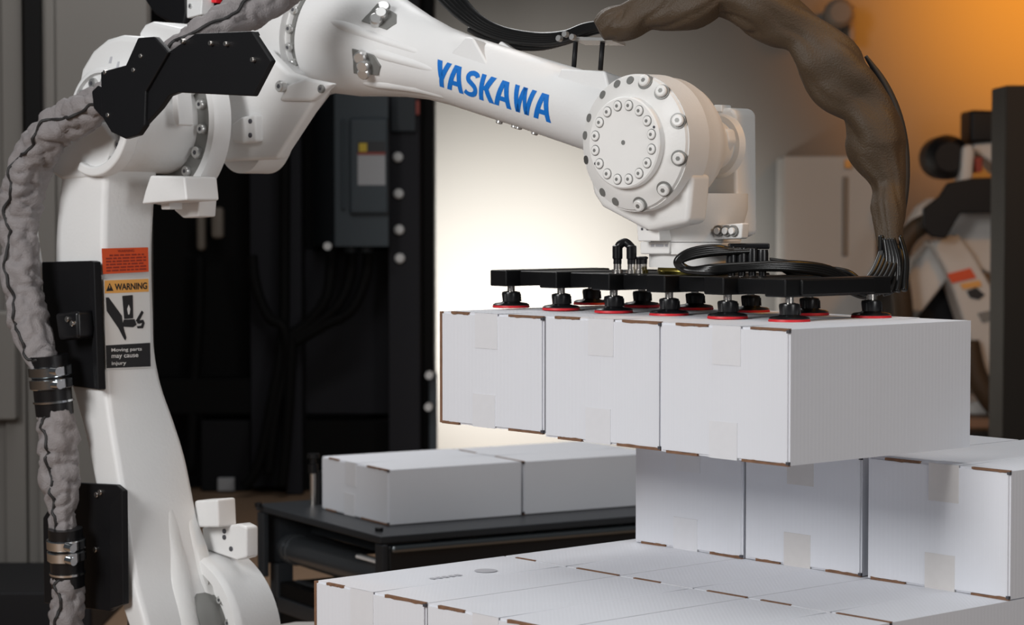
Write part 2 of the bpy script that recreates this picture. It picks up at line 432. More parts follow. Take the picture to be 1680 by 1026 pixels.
box('side_rail', dk(.0, kl - .02, CZ - .20), CR * clen, CL * .04, Z * .172, 'conveyor', cv, .004)
box('rail_lip', dk(.01, -.03, CZ - .052), CR * clen, CL * .02, Z * .022, 'rail_lip', cv, .009, seg=4)
box('end_plate', dk(-.02, -.02, CZ - .24), CR * .02, CL * .05, Z * .215, 'conveyor', cv, .003)
box('end_plate', dk(-.02, kl - .05, CZ - .24), CR * .02, CL * .05, Z * .215, 'conveyor', cv, .003)
box('cross_member', dk(.17, 0.02, CZ - .11), CR * .02, CL * (kl - .04), Z * .085, 'roller', cv, .003)
box('bright_strip', dk(.03, 0.04, CZ - .103), CR * .02, CL * .22, Z * .010, 'print_white', cv, .002)
for k in range(7):
    c = dk(.08 + .36 * k, .03, CZ - .15)
    r_ = lathe('roller', c, CL, [(0, .048), (kl - .14, .048), (kl - .138, .052), (kl - .125, .052), (kl - .123, .044), (kl - .105, .044), (kl - .103, .05), (kl - .088, .05), (kl - .086, .036), (kl - .05, .036)], 'roller', cv, 28)
lathe('roller', dk(.10, .03, CZ - .29), CL, [(0, .035), (kl - .10, .035)], 'roller', cv, 24)
for a in (0.03, clen - .1):
    for b in (-.01, kl - .05): box('leg', dk(a, b, 0), CR * .06, CL * .06, Z * (CZ - .2), 'conveyor', cv, .004)
box('shade_block', dk(.04, .045, 0), CR * (clen - .3), CL * (kl - .09), Z * (CZ - .26), 'machine_c', cv, .004)  # near-black block added to stand for the shade under the conveyor
for a in (.03,): box('lower_brace', dk(a, 0, CZ - .36), CR * .05, CL * kl, Z * .05, 'conveyor', cv, .004)
for (a, b) in ((.02, .02), (.02, kl - .14), (.02, kl * .5)):
    pass
for px, py in ((418, 908), (444, 916)): 
    bolt(PZ(px, py, CZ - .21), Vector((-.5, -.8, .2)), .014, .012, cv)
for (px, py) in ((424, 831), (622, 872)):
    bolt(PZ(px, py, CZ), Z, .013, .012, cv, 'black_rubber', False)
# guide pin
gp = PZ(514, 828, CZ)
g = thing('guide_post', gp, 'bright steel guide pin with black knob beside the end carton', 'guide post')
lathe('pin', gp, Z, [(0, .011), (.105, .011)], 'nickel', g, 18)
lathe('sleeve', gp + CR * .022, Z, [(0, .012), (.11, .012)], 'black_rubber', g, 18)
lathe('knob', gp + Z * .105, Z, [(0, .016), (.03, .016), (.032, .010), (.05, .010), (.052, .02), (.066, .02)], 'black_rubber', g, 18)

# ------------------------------------------------------------------ the palletising robot
LJ = R(297, 1050, .3)          # lower joint
rb = thing('industrial_robot', (LJ.x, LJ.y, 0), 'large white articulated robot arm with blue lettering on forearm', 'robot arm')

# lower arm: loft of rounded sections
TN = .5
rows = [(250, 100, 172, 262), (290, 98, 172, 260), (340, 92, 170, 256), (400, 88, 169, 253), (460, 88, 169, 253), (520, 92, 170, 255), (580, 100, 171, 257), (640, 117, 174, 268), (700, 134, 182, 288),
        (760, 147, 192, 306), (830, 160, 203, 320), (900, 172, 213, 333), (960, 186, 222, 348), (1026, 208, 240, 372), (1120, 236, 262, 408)]
def arm_section(y, xl, xm, xr, rc=.016, nc=6):
    Lp = R(xl, y, TN); Mp = R(xm, y, TN)
    lo, hi = 0, .5
    for _ in range(50):
        m = (lo + hi) / 2
        if proj_x(Mp - N * m) < xr: lo = m
        else: hi = m
    th = lo
    c4 = [Lp, Mp, Mp - N * th, Lp - N * th]; out = []
    for i in range(4):
        p = c4[i]; a = (c4[i - 1] - p); b = (c4[(i + 1) % 4] - p); r = min(rc, a.length * .4, b.length * .4)
        a = a.normalized() * r; b = b.normalized() * r
        for k in range(nc + 1):
            t = k / nc * math.pi / 2
            out.append(p + a * (1 - math.sin(t)) + b * (1 - math.cos(t)))
    return out, th
# smooth the rows
sm = []
vr = [Vector((a, b, c, d)) for a, b, c, d in rows]
for q in crom(vr, 4): sm.append(tuple(q))
v = []; f = []; ths = []
for q in sm:
    s, th = arm_section(*q); ths.append((q[0], th)); n_ = len(s); v += s
for j in range(len(sm) - 1):
    for k in range(n_): f.append((j * n_ + k, j * n_ + (k + 1) % n_, (j + 1) * n_ + (k + 1) % n_, (j + 1) * n_ + k))
f.append(tuple(range(n_))); f.append(tuple(range((len(sm) - 1) * n_, len(sm) * n_)))
lower = obj('lower_arm', v, f, 'robot', rb, smooth=True)
def edge_at(y):
    for i in range(len(sm) - 1):
        if sm[i][0] <= y <= sm[i + 1][0]:
            t = (y - sm[i][0]) / (sm[i + 1][0] - sm[i][0]); return sm[i][2] + t * (sm[i + 1][2] - sm[i][2])
    return sm[-1][2]
def RF(px, py, off=0.0):       # a point on the right flank of the lower arm (normal A)
    q = R(edge_at(py), py, TN); return plane_hit(px, py, q + A * off, A)
# ribs cast on the flank near the foot
def rib(px, r, off, name='rib'):
    tube(name, [RF(x, y, o_) for (x, y), o_ in zip(px, off)], r, 'robot_cast', lower, 20, 8)
rib([(258, 770), (266, 840), (281, 930), (300, 1026), (318, 1110)], [.030, .036, .040, .042, .044], [-.044, -.033, -.027, -.025, -.025])
rib([(288, 815), (302, 862), (322, 930), (343, 1005), (370, 1100)], [.020, .034, .040, .040, .040], [-.032, -.028, -.026, -.026, -.026])

# elbow joint on the lower arm
EC = R(272, 200, .3)
lathe('elbow_reducer', EC, N, [(-.01, .128), (.10, .125), (.195, .125), (.2, .118), (.2, .112), (.19, .11)], 'robot', rb, 64)
lathe('elbow_bolt_ring', EC, N, [(-.02, .178), (.004, .178), (.004, .12)], 'recess', rb, 64)
lathe('elbow_flange', EC, N, [(-.035, .205), (.0, .205), (.012, .198), (.012, .178), (.0, .176)], 'robot', rb, 72)
ax, eu, ew = frame_of(N)
for k in range(16):
    a = 2 * math.pi * k / 16 + .14
    d = eu * math.cos(a) + ew * math.sin(a)
    bolt(EC + N * .004 + d * .152, N, .0125 if k % 3 else .0145, .014, rb)
for k in range(12):
    a = 2 * math.pi * k / 12 + .2; d = eu * math.cos(a) + ew * math.sin(a)
    bolt(EC + N * .19 + d * .092, N, .013, .012, rb, 'bolt')
# saddle web between arm and elbow: lip that rises to the right
def arc_px(t, c, r, a0, a1, n=16):
    out = []
    for i in range(n + 1):
        a = math.radians(a0 + (a1 - a0) * i / n); out.append(c + (A * math.cos(a) + Z * math.sin(a)) * r + N * 0)
    return out
Ec2 = EC + N * .2
lip_o = arc_px(0, Ec2, .136, 242, 380, 24); lip_i = arc_px(0, Ec2, .112, 242, 380, 24)
pts = lip_o + lip_i[::-1]
v_, f_ = prism(pts, N * .03); v_ = [p - N * .005 for p in v_]
nq = len(lip_o)
vv = []; ff = []
for i in range(nq):
    for q in (lip_o[i], lip_i[i]):
        vv.append(q - N * .02); vv.append(q + N * .022)
for i in range(nq - 1):
    k = i * 4; ff += [(k, k + 4, k + 5, k + 1), (k + 2, k + 6, k + 7, k + 3), (k + 1, k + 5, k + 7, k + 3), (k, k + 4, k + 6, k + 2)]
ff += [(0, 1, 3, 2), ((nq - 1) * 4, (nq - 1) * 4 + 1, (nq - 1) * 4 + 3, (nq - 1) * 4 + 2)]
obj('saddle_lip', vv, ff, 'robot', rb, bevel=.006, seg=3)
ext('saddle_web', [(82, 284), (92, 250), (108, 232), (168, 198), (190, 230), (172, 278), (150, 292), (100, 296)], .505, .40, 'robot', rb, .012, 3)
# rounded drive cover above the elbow
ext('drive_cover', [(124, 150), (132, 112), (150, 82), (172, 64), (196, 57), (228, 60), (250, 80), (255, 150), (200, 175), (130, 170)], .44, .30, 'robot', rb, .02, 4)
for k, (x, y) in enumerate([(143, 136), (152, 124), (178, 104), (190, 112)]):
    ext('casting_mark', [(x, y), (x + 3, y - 11), (x + 6, y - 11), (x + 4, y)], .4412, .439, 'print_grey', rb, 0)
ext('top_cover', [(226, 55), (236, 40), (248, 35), (300, 47), (300, 75), (232, 75)], .40, .25, 'robot', rb, .01, 3)
# elbow stop blocks
ext('stop_block', [(246, 288), (302, 290), (306, 329), (232, 335), (238, 312)], .44, .34, 'robot', rb, .005)
ext('casting_fin', [(281, 150), (290, 150), (294, 205), (289, 207), (283, 190)], .405, .36, 'robot', rb, .003)
ext('stop_foot', [(264, 328), (278, 328), (278, 344), (264, 344)], .40, .36, 'robot', rb, .003)
ext('stop_block', [(296, 318), (328, 312), (325, 356), (300, 358), (285, 345)], .335, .28, 'robot', rb, .004)

# black cable bracket in front of the elbow
bk = ext('cable_bracket', [(275, 86), (320, 55), (413, 51), (445, 100), (415, 158), (292, 152), (276, 158), (262, 178), (236, 206), (238, 150)], .66, .645, 'black_sheet', rb, .003)
ext('bracket_flange', [(320, 55), (413, 51), (416, 58), (322, 62)], .645, .625, 'black_sheet', bk, .002)
ext('bracket_wing', [(165, 118), (206, 107), (226, 62), (253, 60), (276, 86), (239, 150), (237, 206), (226, 222), (205, 228), (182, 217), (166, 190)], .668, .652, 'black_sheet', bk, .003)
ext('bracket_cheek', [(150, 150), (160, 140), (172, 145), (180, 190), (166, 192), (153, 178)], .652, .54, 'black_sheet', bk, .003)
for (x, y) in ((234, 92), (222, 115), (175, 119), (180, 189), (348, 71), (373, 72), (302, 68), (417, 98)):
    bolt(R(x, y, .662), N, .0055, .008, bk, 'nickel', False)

# upper elbow housing and the turret behind the forearm
FE = Vector((-A.x, -A.y, .27)).normalized(); FK = Vector((-A.x, -A.y, .27)).length
def FA(s): return W - A * s + Z * (.27 * s)       # point on the forearm axis
ext('elbow_housing', [(338, 175), (372, 120), (430, 78), (470, 118), (532, 140), (524, 154), (454, 261), (362, 265), (335, 258)], .20, .165, 'robot', rb, .010, 4)
ext('elbow_core', [(345, 175), (372, 120), (430, 80), (470, 120), (462, 150), (392, 243), (350, 250)], .17, .0, 'robot', rb, .014, 4)
ext('housing_boss', [(378, 205), (395, 192), (418, 188), (420, 232), (398, 236), (380, 233)], .222, .18, 'robot', rb, .006)
for y in (199, 222): bolt(R(411, y, .222), N, .006, .003, rb, 'socket', False)
lathe('elbow_motor', R(395, 226, .15), N, [(.0, .088), (-.09, .088), (-.11, .07)], 'robot', rb, 40)
lathe('forearm_turret', FA(1.1), FE, [(.03, .168), (.09, .172), (.15, .176), (.20, .172), (.22, .15)], 'robot', rb, 64)
ext('turret_lug', [(455, 165), (471, 138), (500, 128), (545, 137), (510, 166)], .215, .19, 'robot', rb, .008)
bolt(R(464, 142, .216), N, .014, .014, rb); bolt(R(528, 146, .215), N, .010, .006, rb, 'recess')
# forearm
prof = [(1.145, .150), (1.125, .150), (1.118, .136), (1.10, .136), (1.095, .150), (1.06, .147), (.99, .136), (.92, .119), (.84, .101), (.76, .0885), (.68, .084), (.45, .083), (.2, .085), (.05, .085)]
fv, ff2 = lathe_vf(W, FE, [(s * FK, r) for s, r in prof], 64)
fore = obj('forearm', fv, ff2, 'robot', rb, smooth='angle')
lathe('flange_groove', FA(1.1205), FE, [(-.012, .1405), (.012, .1405)], 'recess', fore, 64)
fax, fu, fw = frame_of(FE)
toC = (EYE - FA(.7)); toC = (toC - FE * toC.dot(FE)).normalized(); upF = FE.cross(toC)
if upF.z < 0: upF = -upF
def FS(s, ang, r): return FA(s) + (toC * math.cos(ang) + upF * math.sin(ang)) * r
for k in range(20):
    a = 2 * math.pi * k / 20 + .1
    d = toC * math.cos(a) + upF * math.sin(a)
    bolt(FA(1.122) + d * .138, d, .0115, .012, rb, 'bolt')
def fr(s):
    for (s0, r0), (s1, r1) in zip(prof, prof[1:]):
        if s1 <= s <= s0: return r0 + (r1 - r0) * (s0 - s) / (s0 - s1 + 1e-9)
    return .083
# bolted pads on the bell of the forearm
for a0 in (-.50, .58):
    pv = []; 
    pts_s = [(.925, -.26), (.925, .26), (.865, .24), (.845, .02), (.855, -.22)]
    top = [FS(s, a0 + a, fr(s) + .004) for s, a in pts_s]; bot = [FS(s, a0 + a, fr(s) - .012) for s, a in pts_s]
    n5 = len(top)
    pad = obj('bolt_pad', top + bot, [tuple(range(n5)), tuple(range(2 * n5 - 1, n5 - 1, -1))] + [(i, (i + 1) % n5, n5 + (i + 1) % n5, n5 + i) for i in range(n5)], 'recess', fore, bevel=.002)
    for q, (s, a) in enumerate(((.893, .15), (.885, .0), (.886, -.15))):
        d = toC * math.cos(a0 + a) + upF * math.sin(a0 + a)
        lathe('bolt', FS(s, a0 + a, fr(s) + .008), (d - FE * .5).normalized(), [(-.006, .0155), (.012, .0155), (.016, .012)], 'bolt', pad, 14)
# long casting ribs
for a0, s0, s1 in ((.12, 1.04, .70), (-.22, .90, .66), (-1.05, .95, .62)):
    tube('rib', [FS(s0 + (s1 - s0) * k / 5, a0, fr(s0 + (s1 - s0) * k / 5) - .0095 - .006 * (k in (0, 5))) for k in range(6)], [.010, .014, .014, .013, .011, .008], 'robot', fore, 12, 4)
# cable tabs on the forearm
def ftab(name, pxs, off_n, off_f, parent=fore):
    q = FA(.7) + toC * off_n
    v, f = prism([plane_hit(x, y, q, toC) for x, y in pxs], toC * (off_f - off_n)); return obj(name, v, f, 'robot', parent, bevel=.006, seg=3)
ftab('cable_tab', [(728, 100), (740, 85), (764, 60), (776, 62), (800, 105), (800, 130), (730, 120)], .078, .03)
ftab('cable_tab', [(820, 66), (842, 82), (830, 95), (805, 90)], -.02, -.05)
ftab('sleeve_mount', [(898, 150), (912, 128), (920, 112), (992, 116), (998, 140), (1000, 160), (930, 170)], .066, -.02)
for k, (x, y) in enumerate(((820, 198), (845, 205), (852, 207), (878, 216))):
    q = plane_hit(x, y, FA(.55), toC); lathe('grease_port', q, -upF, [(-.02, .008), (.006, .008), (.008, .005)], 'bolt', fore, 12)
for px in (941, 985):
    b0 = plane_hit(px, 115, FA(.3) - toC * .01, toC); b1 = plane_hit(px + 4, 64, FA(.3) - toC * .01, toC)
    tube('mount_rod', [b0, b1], .0055, 'black_sheet', fore, 10, 2)
q = FA(.3) - toC * .01
bar_v, bar_f = prism([plane_hit(x, y, q + toC * .02, toC) for x, y in ((938, 60), (1004, 62), (1004, 67), (938, 66))], -toC * .05)
obj('mount_plate', bar_v, bar_f, 'bolt', fore, bevel=.001)
for (x, y) in ((920, 64), (930, 57), (942, 62)):
    lathe('clamp_screw', plane_hit(x, y, q + toC * .03, toC), toC, [(0, .007), (.01, .007)], 'bolt', fore, 10)
# blue lettering wrapped on the forearm
def letters():
    T = .21; quads = []; x = 0.0
    def Q(x0, x1, w=T, y0=0.0, y1=1.0, w1=None):
        w1 = w if w1 is None else w1
        quads.append([(x + x0, y0), (x + x0 + w, y0), (x + x1 + w1, y1), (x + x1, y1)])
    def bar(x0, x1, y0, y1): quads.append([(x + x0, y0), (x + x1, y0), (x + x1, y1), (x + x0, y1)])
    def LA():
        Q(0, .24); Q(.58, .34); quads.append([(x + .24, 1.0), (x + .55, 1.0), (x + .52, .86), (x + .27, .86)])
        quads.append([(x + .13, .23), (x + .66, .23), (x + .62, .41), (x + .17, .41)])
    for ch in 'YASKAWA':
        if ch == 'Y':
            Q(.24, .24, .21, 0, .47); Q(.22, 0, .22, .36, 1.0, .23); Q(.25, .46, .22, .36, 1.0, .23); x += .60
        elif ch == 'A': LA(); x += .83
        elif ch == 'S':
            path = [(.56, .80), (.50, .88), (.34, .915), (.19, .86), (.13, .73), (.18, .61), (.33, .52), (.48, .42), (.53, .29), (.47, .16), (.33, .09), (.15, .10), (.03, .17)]
            c = crom([Vector((p[0], p[1], 0)) for p in path], 4); h = .095
            for i in range(len(c) - 1):
                def nr(k):
                    d = (c[min(k + 1, len(c) - 1)] - c[max(k - 1, 0)]).normalized(); return Vector((-d.y, d.x, 0)) * h
                a, b = nr(i), nr(i + 1)
                quads.append([(x + (c[i] - a).x, (c[i] - a).y), (x + (c[i + 1] - b).x, (c[i + 1] - b).y), (x + (c[i + 1] + b).x, (c[i + 1] + b).y), (x + (c[i] + a).x, (c[i] + a).y)])
            x += .70
        elif ch == 'K':
            bar(0, .2, 0, 1); Q(.15, .42, .24, .42, 1.0, .25); Q(.46, .17, .25, 0, .58, .22); x += .70
        elif ch == 'W':
            Q(.16, 0, .19, 0, 1, .2); Q(.18, .38, .17, 0, 1, .18); Q(.56, .40, .17, 0, 1, .17); Q(.58, .78, .18, 0, 1, .2); x += .98
    return quads, x
lq, lx = letters()
s_l, s_r, cap = .688, .325, .061
v = []; f = []
for qd in lq:
    n_ = 6; b = len(v)
    for j in range(n_ + 1):
        t = j / n_
        for (p, q_) in ((qd[0], qd[3]), (qd[1], qd[2])):
            X = p[0] + (q_[0] - p[0]) * t; Yv = p[1] + (q_[1] - p[1]) * t
            s = s_l + (s_r - s_l) * X / lx
            ang = -.27 + (Yv - .5) * cap / .084
            v.append(FS(s, ang, fr(s) + .0009))
    for j in range(n_):
        k = b + j * 2; f.append((k, k + 1, k + 3, k + 2))
obj('lettering', v, f, 'blue', fore, label='blue capital letters reading YASKAWA')

# wrist
wr = lathe('wrist_housing', W, N, [(.19, .1425), (.125, .1435), (.12, .140), (.085, .139), (.06, .130), (.03, .112), (.0, .088), (-.04, .066), (-.085, .05)], 'wrist', rb, 72)
lathe('wrist_rim', W, N, [(.185, .1425), (.197, .138), (.209, .112), (.212, .095)], 'wrist', rb, 72)
lathe('wrist_cap', W, N, [(.2, .095), (.226, .095), (.229, .092)], 'cap', rb, 64)
lathe('centre_pin', W + N * .229, N, [(-.002, .005), (.001, .005)], 'recess', rb, 12)
wax, wu, ww = frame_of(N)
for k in range(16):
    a = 2 * math.pi * (k + .5) / 16; d = A * math.cos(a) + Z * math.sin(a)
    b = lathe('cap_bolt', W + N * .229 + d * .077, N, [(-.003, .0115), (.0008, .0115)], 'recess', rb, 20)
    lathe('bolt_head', W + N * .229 + d * .077, N, [(-.003, .0098), (.0025, .0098), (.004, .008)], 'cap', b, 16)
    lathe('hex_socket', W + N * .2331 + d * .077, N, [(-.001, .004), (.0003, .004)], 'recess', b, 6)
for a in (.35, 3.65):
    d = A * math.cos(a) + Z * math.sin(a); lathe('dowel_hole', W + N * .2292 + d * .087, N, [(-.002, .003), (.0006, .003)], 'socket', rb, 10)
for ang in (52, 19, -15, -48, -80, -110, -128, 74, 92, 108, 128, 155, 172, -165, 195):
    a = math.radians(ang); d = A * math.cos(a) + Z * math.sin(a)
    big = -90 < ang < 80
    c = W + N * .2005 + d * .1265
    ax2 = (N + d * .40).normalized()
    p_ = lathe('bolt_pocket', c + d * .002, ax2, [(-.012, .0165 if big else .009), (.0028, .0165 if big else .009)], 'recess', rb, 22)
    if big:
        lathe('bolt_head', c + d * .003, ax2, [(-.004, .0125), (.0085, .0125), (.0105, .010)], 'bolt_white', p_, 16)
        lathe('hex_socket', c + d * .003 + ax2 * .0106, ax2, [(-.001, .005), (.0004, .005)], 'recess', p_, 6)
# wrist yoke: near apron, saddle, far cheek
ext('yoke_apron', [(966, 290), (972, 318), (986, 340), (1035, 366), (1062, 380), (1128, 366), (1132, 330), (1136, 285)], .165, .10, 'wrist', rb, .012, 3)
ext('yoke_saddle', [(1030, 345), (1050, 384), (1092, 384), (1108, 322)], .10, -.12, 'wrist', rb, .012, 3)
ext('yoke_cheek', [(1146, 192), (1158, 177), (1200, 177), (1207, 186), (1209, 384), (1196, 390), (1120, 388), (1120, 350), (1150, 338)], -.09, -.165, 'wrist', rb, .010, 3)
lathe('yoke_bearing', W - N * .078, N, [(0, .066), (-.014, .072)], 'wrist', rb, 48)
ext('yoke_web', [(1128, 350), (1142, 318), (1165, 330), (1182, 356), (1210, 370), (1208, 392), (1130, 392)], -.02, -.06, 'wrist', rb, .014, 3)
ext('yoke_nub', [(1170, 172), (1184, 172), (1184, 184), (1168, 184)], -.085, -.12, 'wrist', rb, .003)
for (x, y) in ((1184, 222), (1178, 270)):
    bolt(R(x, y, -.06), (N * .5 + A * .8), .009, .008, rb, 'bolt_white')
TX = Vector((W.x, W.y, 0))
zt = lambda y: CAMZ - (y - 340) / FPX * W.y
lathe('tool_neck', TX, Z, [(zt(396), .104), (zt(388), .104), (zt(372), .108), (zt(345), .118), (zt(318), .118)], 'wrist', rb, 64)
lathe('tool_flange', TX, Z, [(zt(438), .092), (zt(417), .092), (zt(416), .103), (zt(397), .103)], 'cap', rb, 64)
ext('name_plate', [(1044, 366), (1080, 366), (1082, 396), (1046, 396)], .14, .06, 'cap', rb, .003)
for x in (1053, 1062, 1071): ext('plate_hole', [(x - 1.5, 374), (x + 1.5, 374), (x + 1.5, 378), (x - 1.5, 378)], .1412, .138, 'socket', rb, 0)
for x, w_ in ((1068, 5), (1076, 12), (1091, 4)):
    ext('flange_print', [(x, 401), (x + w_, 401), (x + w_, 405), (x, 405)], .1075, .09, 'print_grey', rb, 0)
ext('flange_block', [(1050, 397), (1098, 397), (1098, 417), (1050, 417)], .1065, .03, 'cap', rb, .003)
fb = ext('connector_block', [(1168, 370), (1218, 366), (1216, 392), (1162, 394)], .045, .02, 'wrist', rb, .004)
for x in (1180, 1193, 1204): 
    lathe('connector_socket', R(x, 379, .046), N, [(-.002, .012), (.004, .012)], 'recess', fb, 14)
    lathe('connector_plug', R(x, 379, .046), N, [(-.002, .007), (.010, .007)], 'cap', fb, 12)

# lower joint housing, brackets on it and pedestal
lathe('shoulder_housing', LJ, N, [(-.14, .215), (-.02, .222), (-.012, .222), (0, .215), (0, .19), (-.02, .188)], 'robot', rb, 80)
lathe('shoulder_ring', LJ, N, [(-.1, .16), (.03, .16), (.05, .15)], 'recess', rb, 64)
for k in range(18):
    a = 2 * math.pi * k / 18; d = A * math.cos(a) + Z * math.sin(a); bolt(LJ - N * .02 + d * .175, N, .010, .012, rb)
ext('stop_bracket', [(330, 866), (392, 860), (404, 866), (404, 916), (388, 920), (335, 902)], .24, .20, 'robot', rb, .006)
ext('stop_bracket', [(318, 822), (356, 820), (358, 866), (318, 866)], .28, .22, 'robot', rb, .006)
for (x, y) in ((379, 901), (368, 872), (368, 882)): bolt(R(x, y, .241), N, .006, .002, rb, 'socket', False)
B0 = Vector((LJ.x, LJ.y, 0)) - N * .22 - A * .05
lathe('pedestal', B0, Z, [(0, .36), (.03, .36), (.04, .30), (.20, .28), (.22, .26), (.34, .24)], 'robot', rb, 48)
ext('shoulder_body', [(250, 1060), (470, 1060), (480, 1200), (240, 1200)], .15, -.35, 'robot', rb, .03, 3)

# hose brackets and clamps along the lower arm
b1 = ext('hose_bracket', [(68, 430), (148, 428), (158, 434), (166, 640), (60, 628), (52, 600), (70, 500)], .512, .497, 'black_sheet', rb, .003)
ext('bracket_flange', [(147, 428), (154, 430), (161, 640), (154, 638), (150, 570), (154, 540), (150, 505), (146, 500)], .533, .512, 'black_sheet', b1, .002)
ext('saddle_block', [(88, 514), (126, 510), (128, 556), (95, 560)], .575, .512, 'black_rubber', b1, .01)
for (x, y) in ((112, 524), (120, 531)): bolt(R(x, y, .576), N, .007, .006, b1, 'nickel', False)
b2 = ext('hose_bracket', [(118, 792), (190, 796), (202, 806), (202, 990), (180, 1004), (72, 990), (70, 850), (78, 838), (118, 838)], .512, .497, 'black_sheet', rb, .003)
ext('bracket_flange', [(180, 830), (200, 806), (202, 992), (180, 1000)], .53, .512, 'black_sheet', b2, .002)
for (x, y) in ((160, 812), (166, 808), (158, 902)): bolt(R(x, y, .513), N, .007, .006, b2, 'nickel', False)

# ------------------------------------------------------------------ hose sleeves
def sleeve(name, path, m, label, seam_k=(), wr=.46, wf=15, n=40, per=12, seed=0, smat='seam', cat='hose sleeve', seam_r=.004, twist=0.0):
    pts = [p for p, r in path]; rr = [r for p, r in path]
    v, f, rows = tube_vf(pts, rr, n, per, wr, wf, seed, 1.0, twist)
    base = min(pts, key=lambda p: p.z)
    t = thing(name, base, label, cat)
    obj('fabric', v, f, m, t, smooth=True)
    for k in seam_k:
        line = [rows[i][int(k + 2.2 * noise.noise(Vector((i * .12, k, seed))) * 1.6) % n] for i in range(0, len(rows), 2)]
        # nudge outwards
        cen = [sum(rows[i], Vector()) / n for i in range(0, len(rows), 2)]
        line = [p + (p - c).normalized() * .001 for p, c in zip(line, cen)]
        tube('seam', line, seam_r, smat, t, 6, 2)
    return t
HT = .59
def hp(px, py, r_px, t=HT):
    p = R(px, py, t); return (p, r_px * p.y / FPX)
sl1 = [hp(500, -45, 34, .30), hp(450, -12, 34, .36), hp(395, 22, 33, .44), hp(340, 52, 27, .53), hp(295, 82, 24, .56), hp(245, 118, 23), hp(200, 148, 24), hp(160, 172, 28), hp(122, 192, 31), hp(88, 218, 33), hp(58, 256, 33), hp(40, 305, 34), hp(33, 360, 31),
       hp(34, 415, 31), hp(38, 470, 32), hp(50, 530, 31), hp(66, 580, 27), hp(80, 600, 26)]
s1 = sleeve('grey_hose_sleeve', sl1, 'fabric', 'grey wrinkled fabric hose sleeve curving from elbow down to upper clamp', (12,), seed=1.3)
sl2 = [hp(86, 676, 25, .58), hp(92, 700, 31, .58), hp(95, 750, 31, .58), hp(99, 800, 29, .58), hp(102, 840, 23, .58), hp(105, 872, 22, .58)]
sleeve('grey_hose_sleeve', sl2, 'fabric', 'grey wrinkled fabric hose sleeve between the two chrome clamps', (13, ), seed=4.1)
sl3 = [hp(110, 948, 24, .58), hp(110, 985, 27, .58), hp(109, 1030, 27, .58), hp(108, 1090, 27, .58)]
sleeve('grey_hose_sleeve', sl3, 'fabric', 'grey fabric hose sleeve leaving the frame below lower clamp', (13,), seed=8.6)
def clamp(px, py, px2, py2, r, name, label):
    a = R(px, py, .585); b = R(px2, py2, .58); d = (b - a); Ln = d.length
    t = thing(name, b, label, 'hose clamp')
    lathe('rubber_sleeve', a, d, [(-.025, r * .95), (Ln + .06, r * .92)], 'black_rubber', t, 40)
    for k, s in enumerate((0, .5)):
        lathe('steel_band', a, d, [(Ln * s, r * 1.02), (Ln * s + .002, r * 1.08), (Ln * (s + .38), r * 1.08), (Ln * (s + .42), r * 1.02)], 'chrome', t, 48)
    u = (A - d.normalized() * A.dot(d.normalized())).normalized()
    for s in (.2, .75): lathe('clamp_screw', a + d * s + u * r * 1.0 + N * .03, u, [(0, .010), (.026, .010)], 'chrome', t, 14)
    lathe('thin_ring', a, d, [(Ln + .024, r * 1.0), (Ln + .029, r * 1.0)], 'chrome', t, 40)
clamp(82, 600, 86, 640, .049, 'hose_clamp', 'chrome hose clamp on upper black bracket below the warning labels')
clamp(108, 884, 110, 922, .043, 'hose_clamp', 'chrome hose clamp on lower black bracket near arm foot')
# slim white conduit beside the hose
tube('white_conduit', [R(60, 350, .50), R(62, 400, .50), R(90, 560, .49), R(108, 650, .49), R(120, 710, .49), R(127, 760, .49), R(129, 800, .49)], .0045, 'robot', None, 8, 6,
     label='thin white conduit between the grey hose and lower arm', cat='conduit')

def yp(px, py, r_px, Y): return (P(px, py, Y), r_px * Y / FPX)
br = [yp(984, 52, 18, 5.05), yp(1003, 42, 30, 5.05), yp(1030, 36, 34, 5.05), yp(1062, 20, 32, 5.04), yp(1100, 14, 38, 5.02), yp(1140, 4, 42, 5.0), yp(1175, -8, 34, 5.0), yp(1205, -2, 33, 5.0), yp(1245, 14, 42, 5.0), yp(1282, 34, 42, 5.0), yp(1318, 56, 38, 5.0), yp(1352, 98, 50, 5.0), yp(1385, 136, 54, 5.0), yp(1415, 172, 46, 5.0), yp(1432, 208, 46, 5.0), yp(1441, 246, 49, 5.0), yp(1455, 285, 36, 4.99), yp(1459, 312, 28, 4.98), yp(1458, 345, 29, 4.96), yp(1459, 378, 22, 4.94), yp(1460, 405, 19, 4.93)]
brt = sleeve('dark_hose_sleeve', br, 'brown_fabric', 'dark brown fabric hose sleeve arching from forearm to gripper', (), wr=.26, wf=7, twist=3.5, n=56, per=12, seed=2.7)
ext('wrist_lug', [(1150, 205), (1192, 212), (1196, 232), (1175, 268), (1150, 275)], -.03, -.06, 'wrist', rb, .006)
tube('edge_strap', [P(1420, 92, 5.06), P(1448, 135, 5.06), P(1470, 185, 5.06), P(1482, 240, 5.05), P(1484, 300, 5.03), P(1476, 360, 5.0), P(1466, 400, 4.97)], [.004, .010, .012, .012, .011, .010, .008], 'seam', brt, 10, 6)

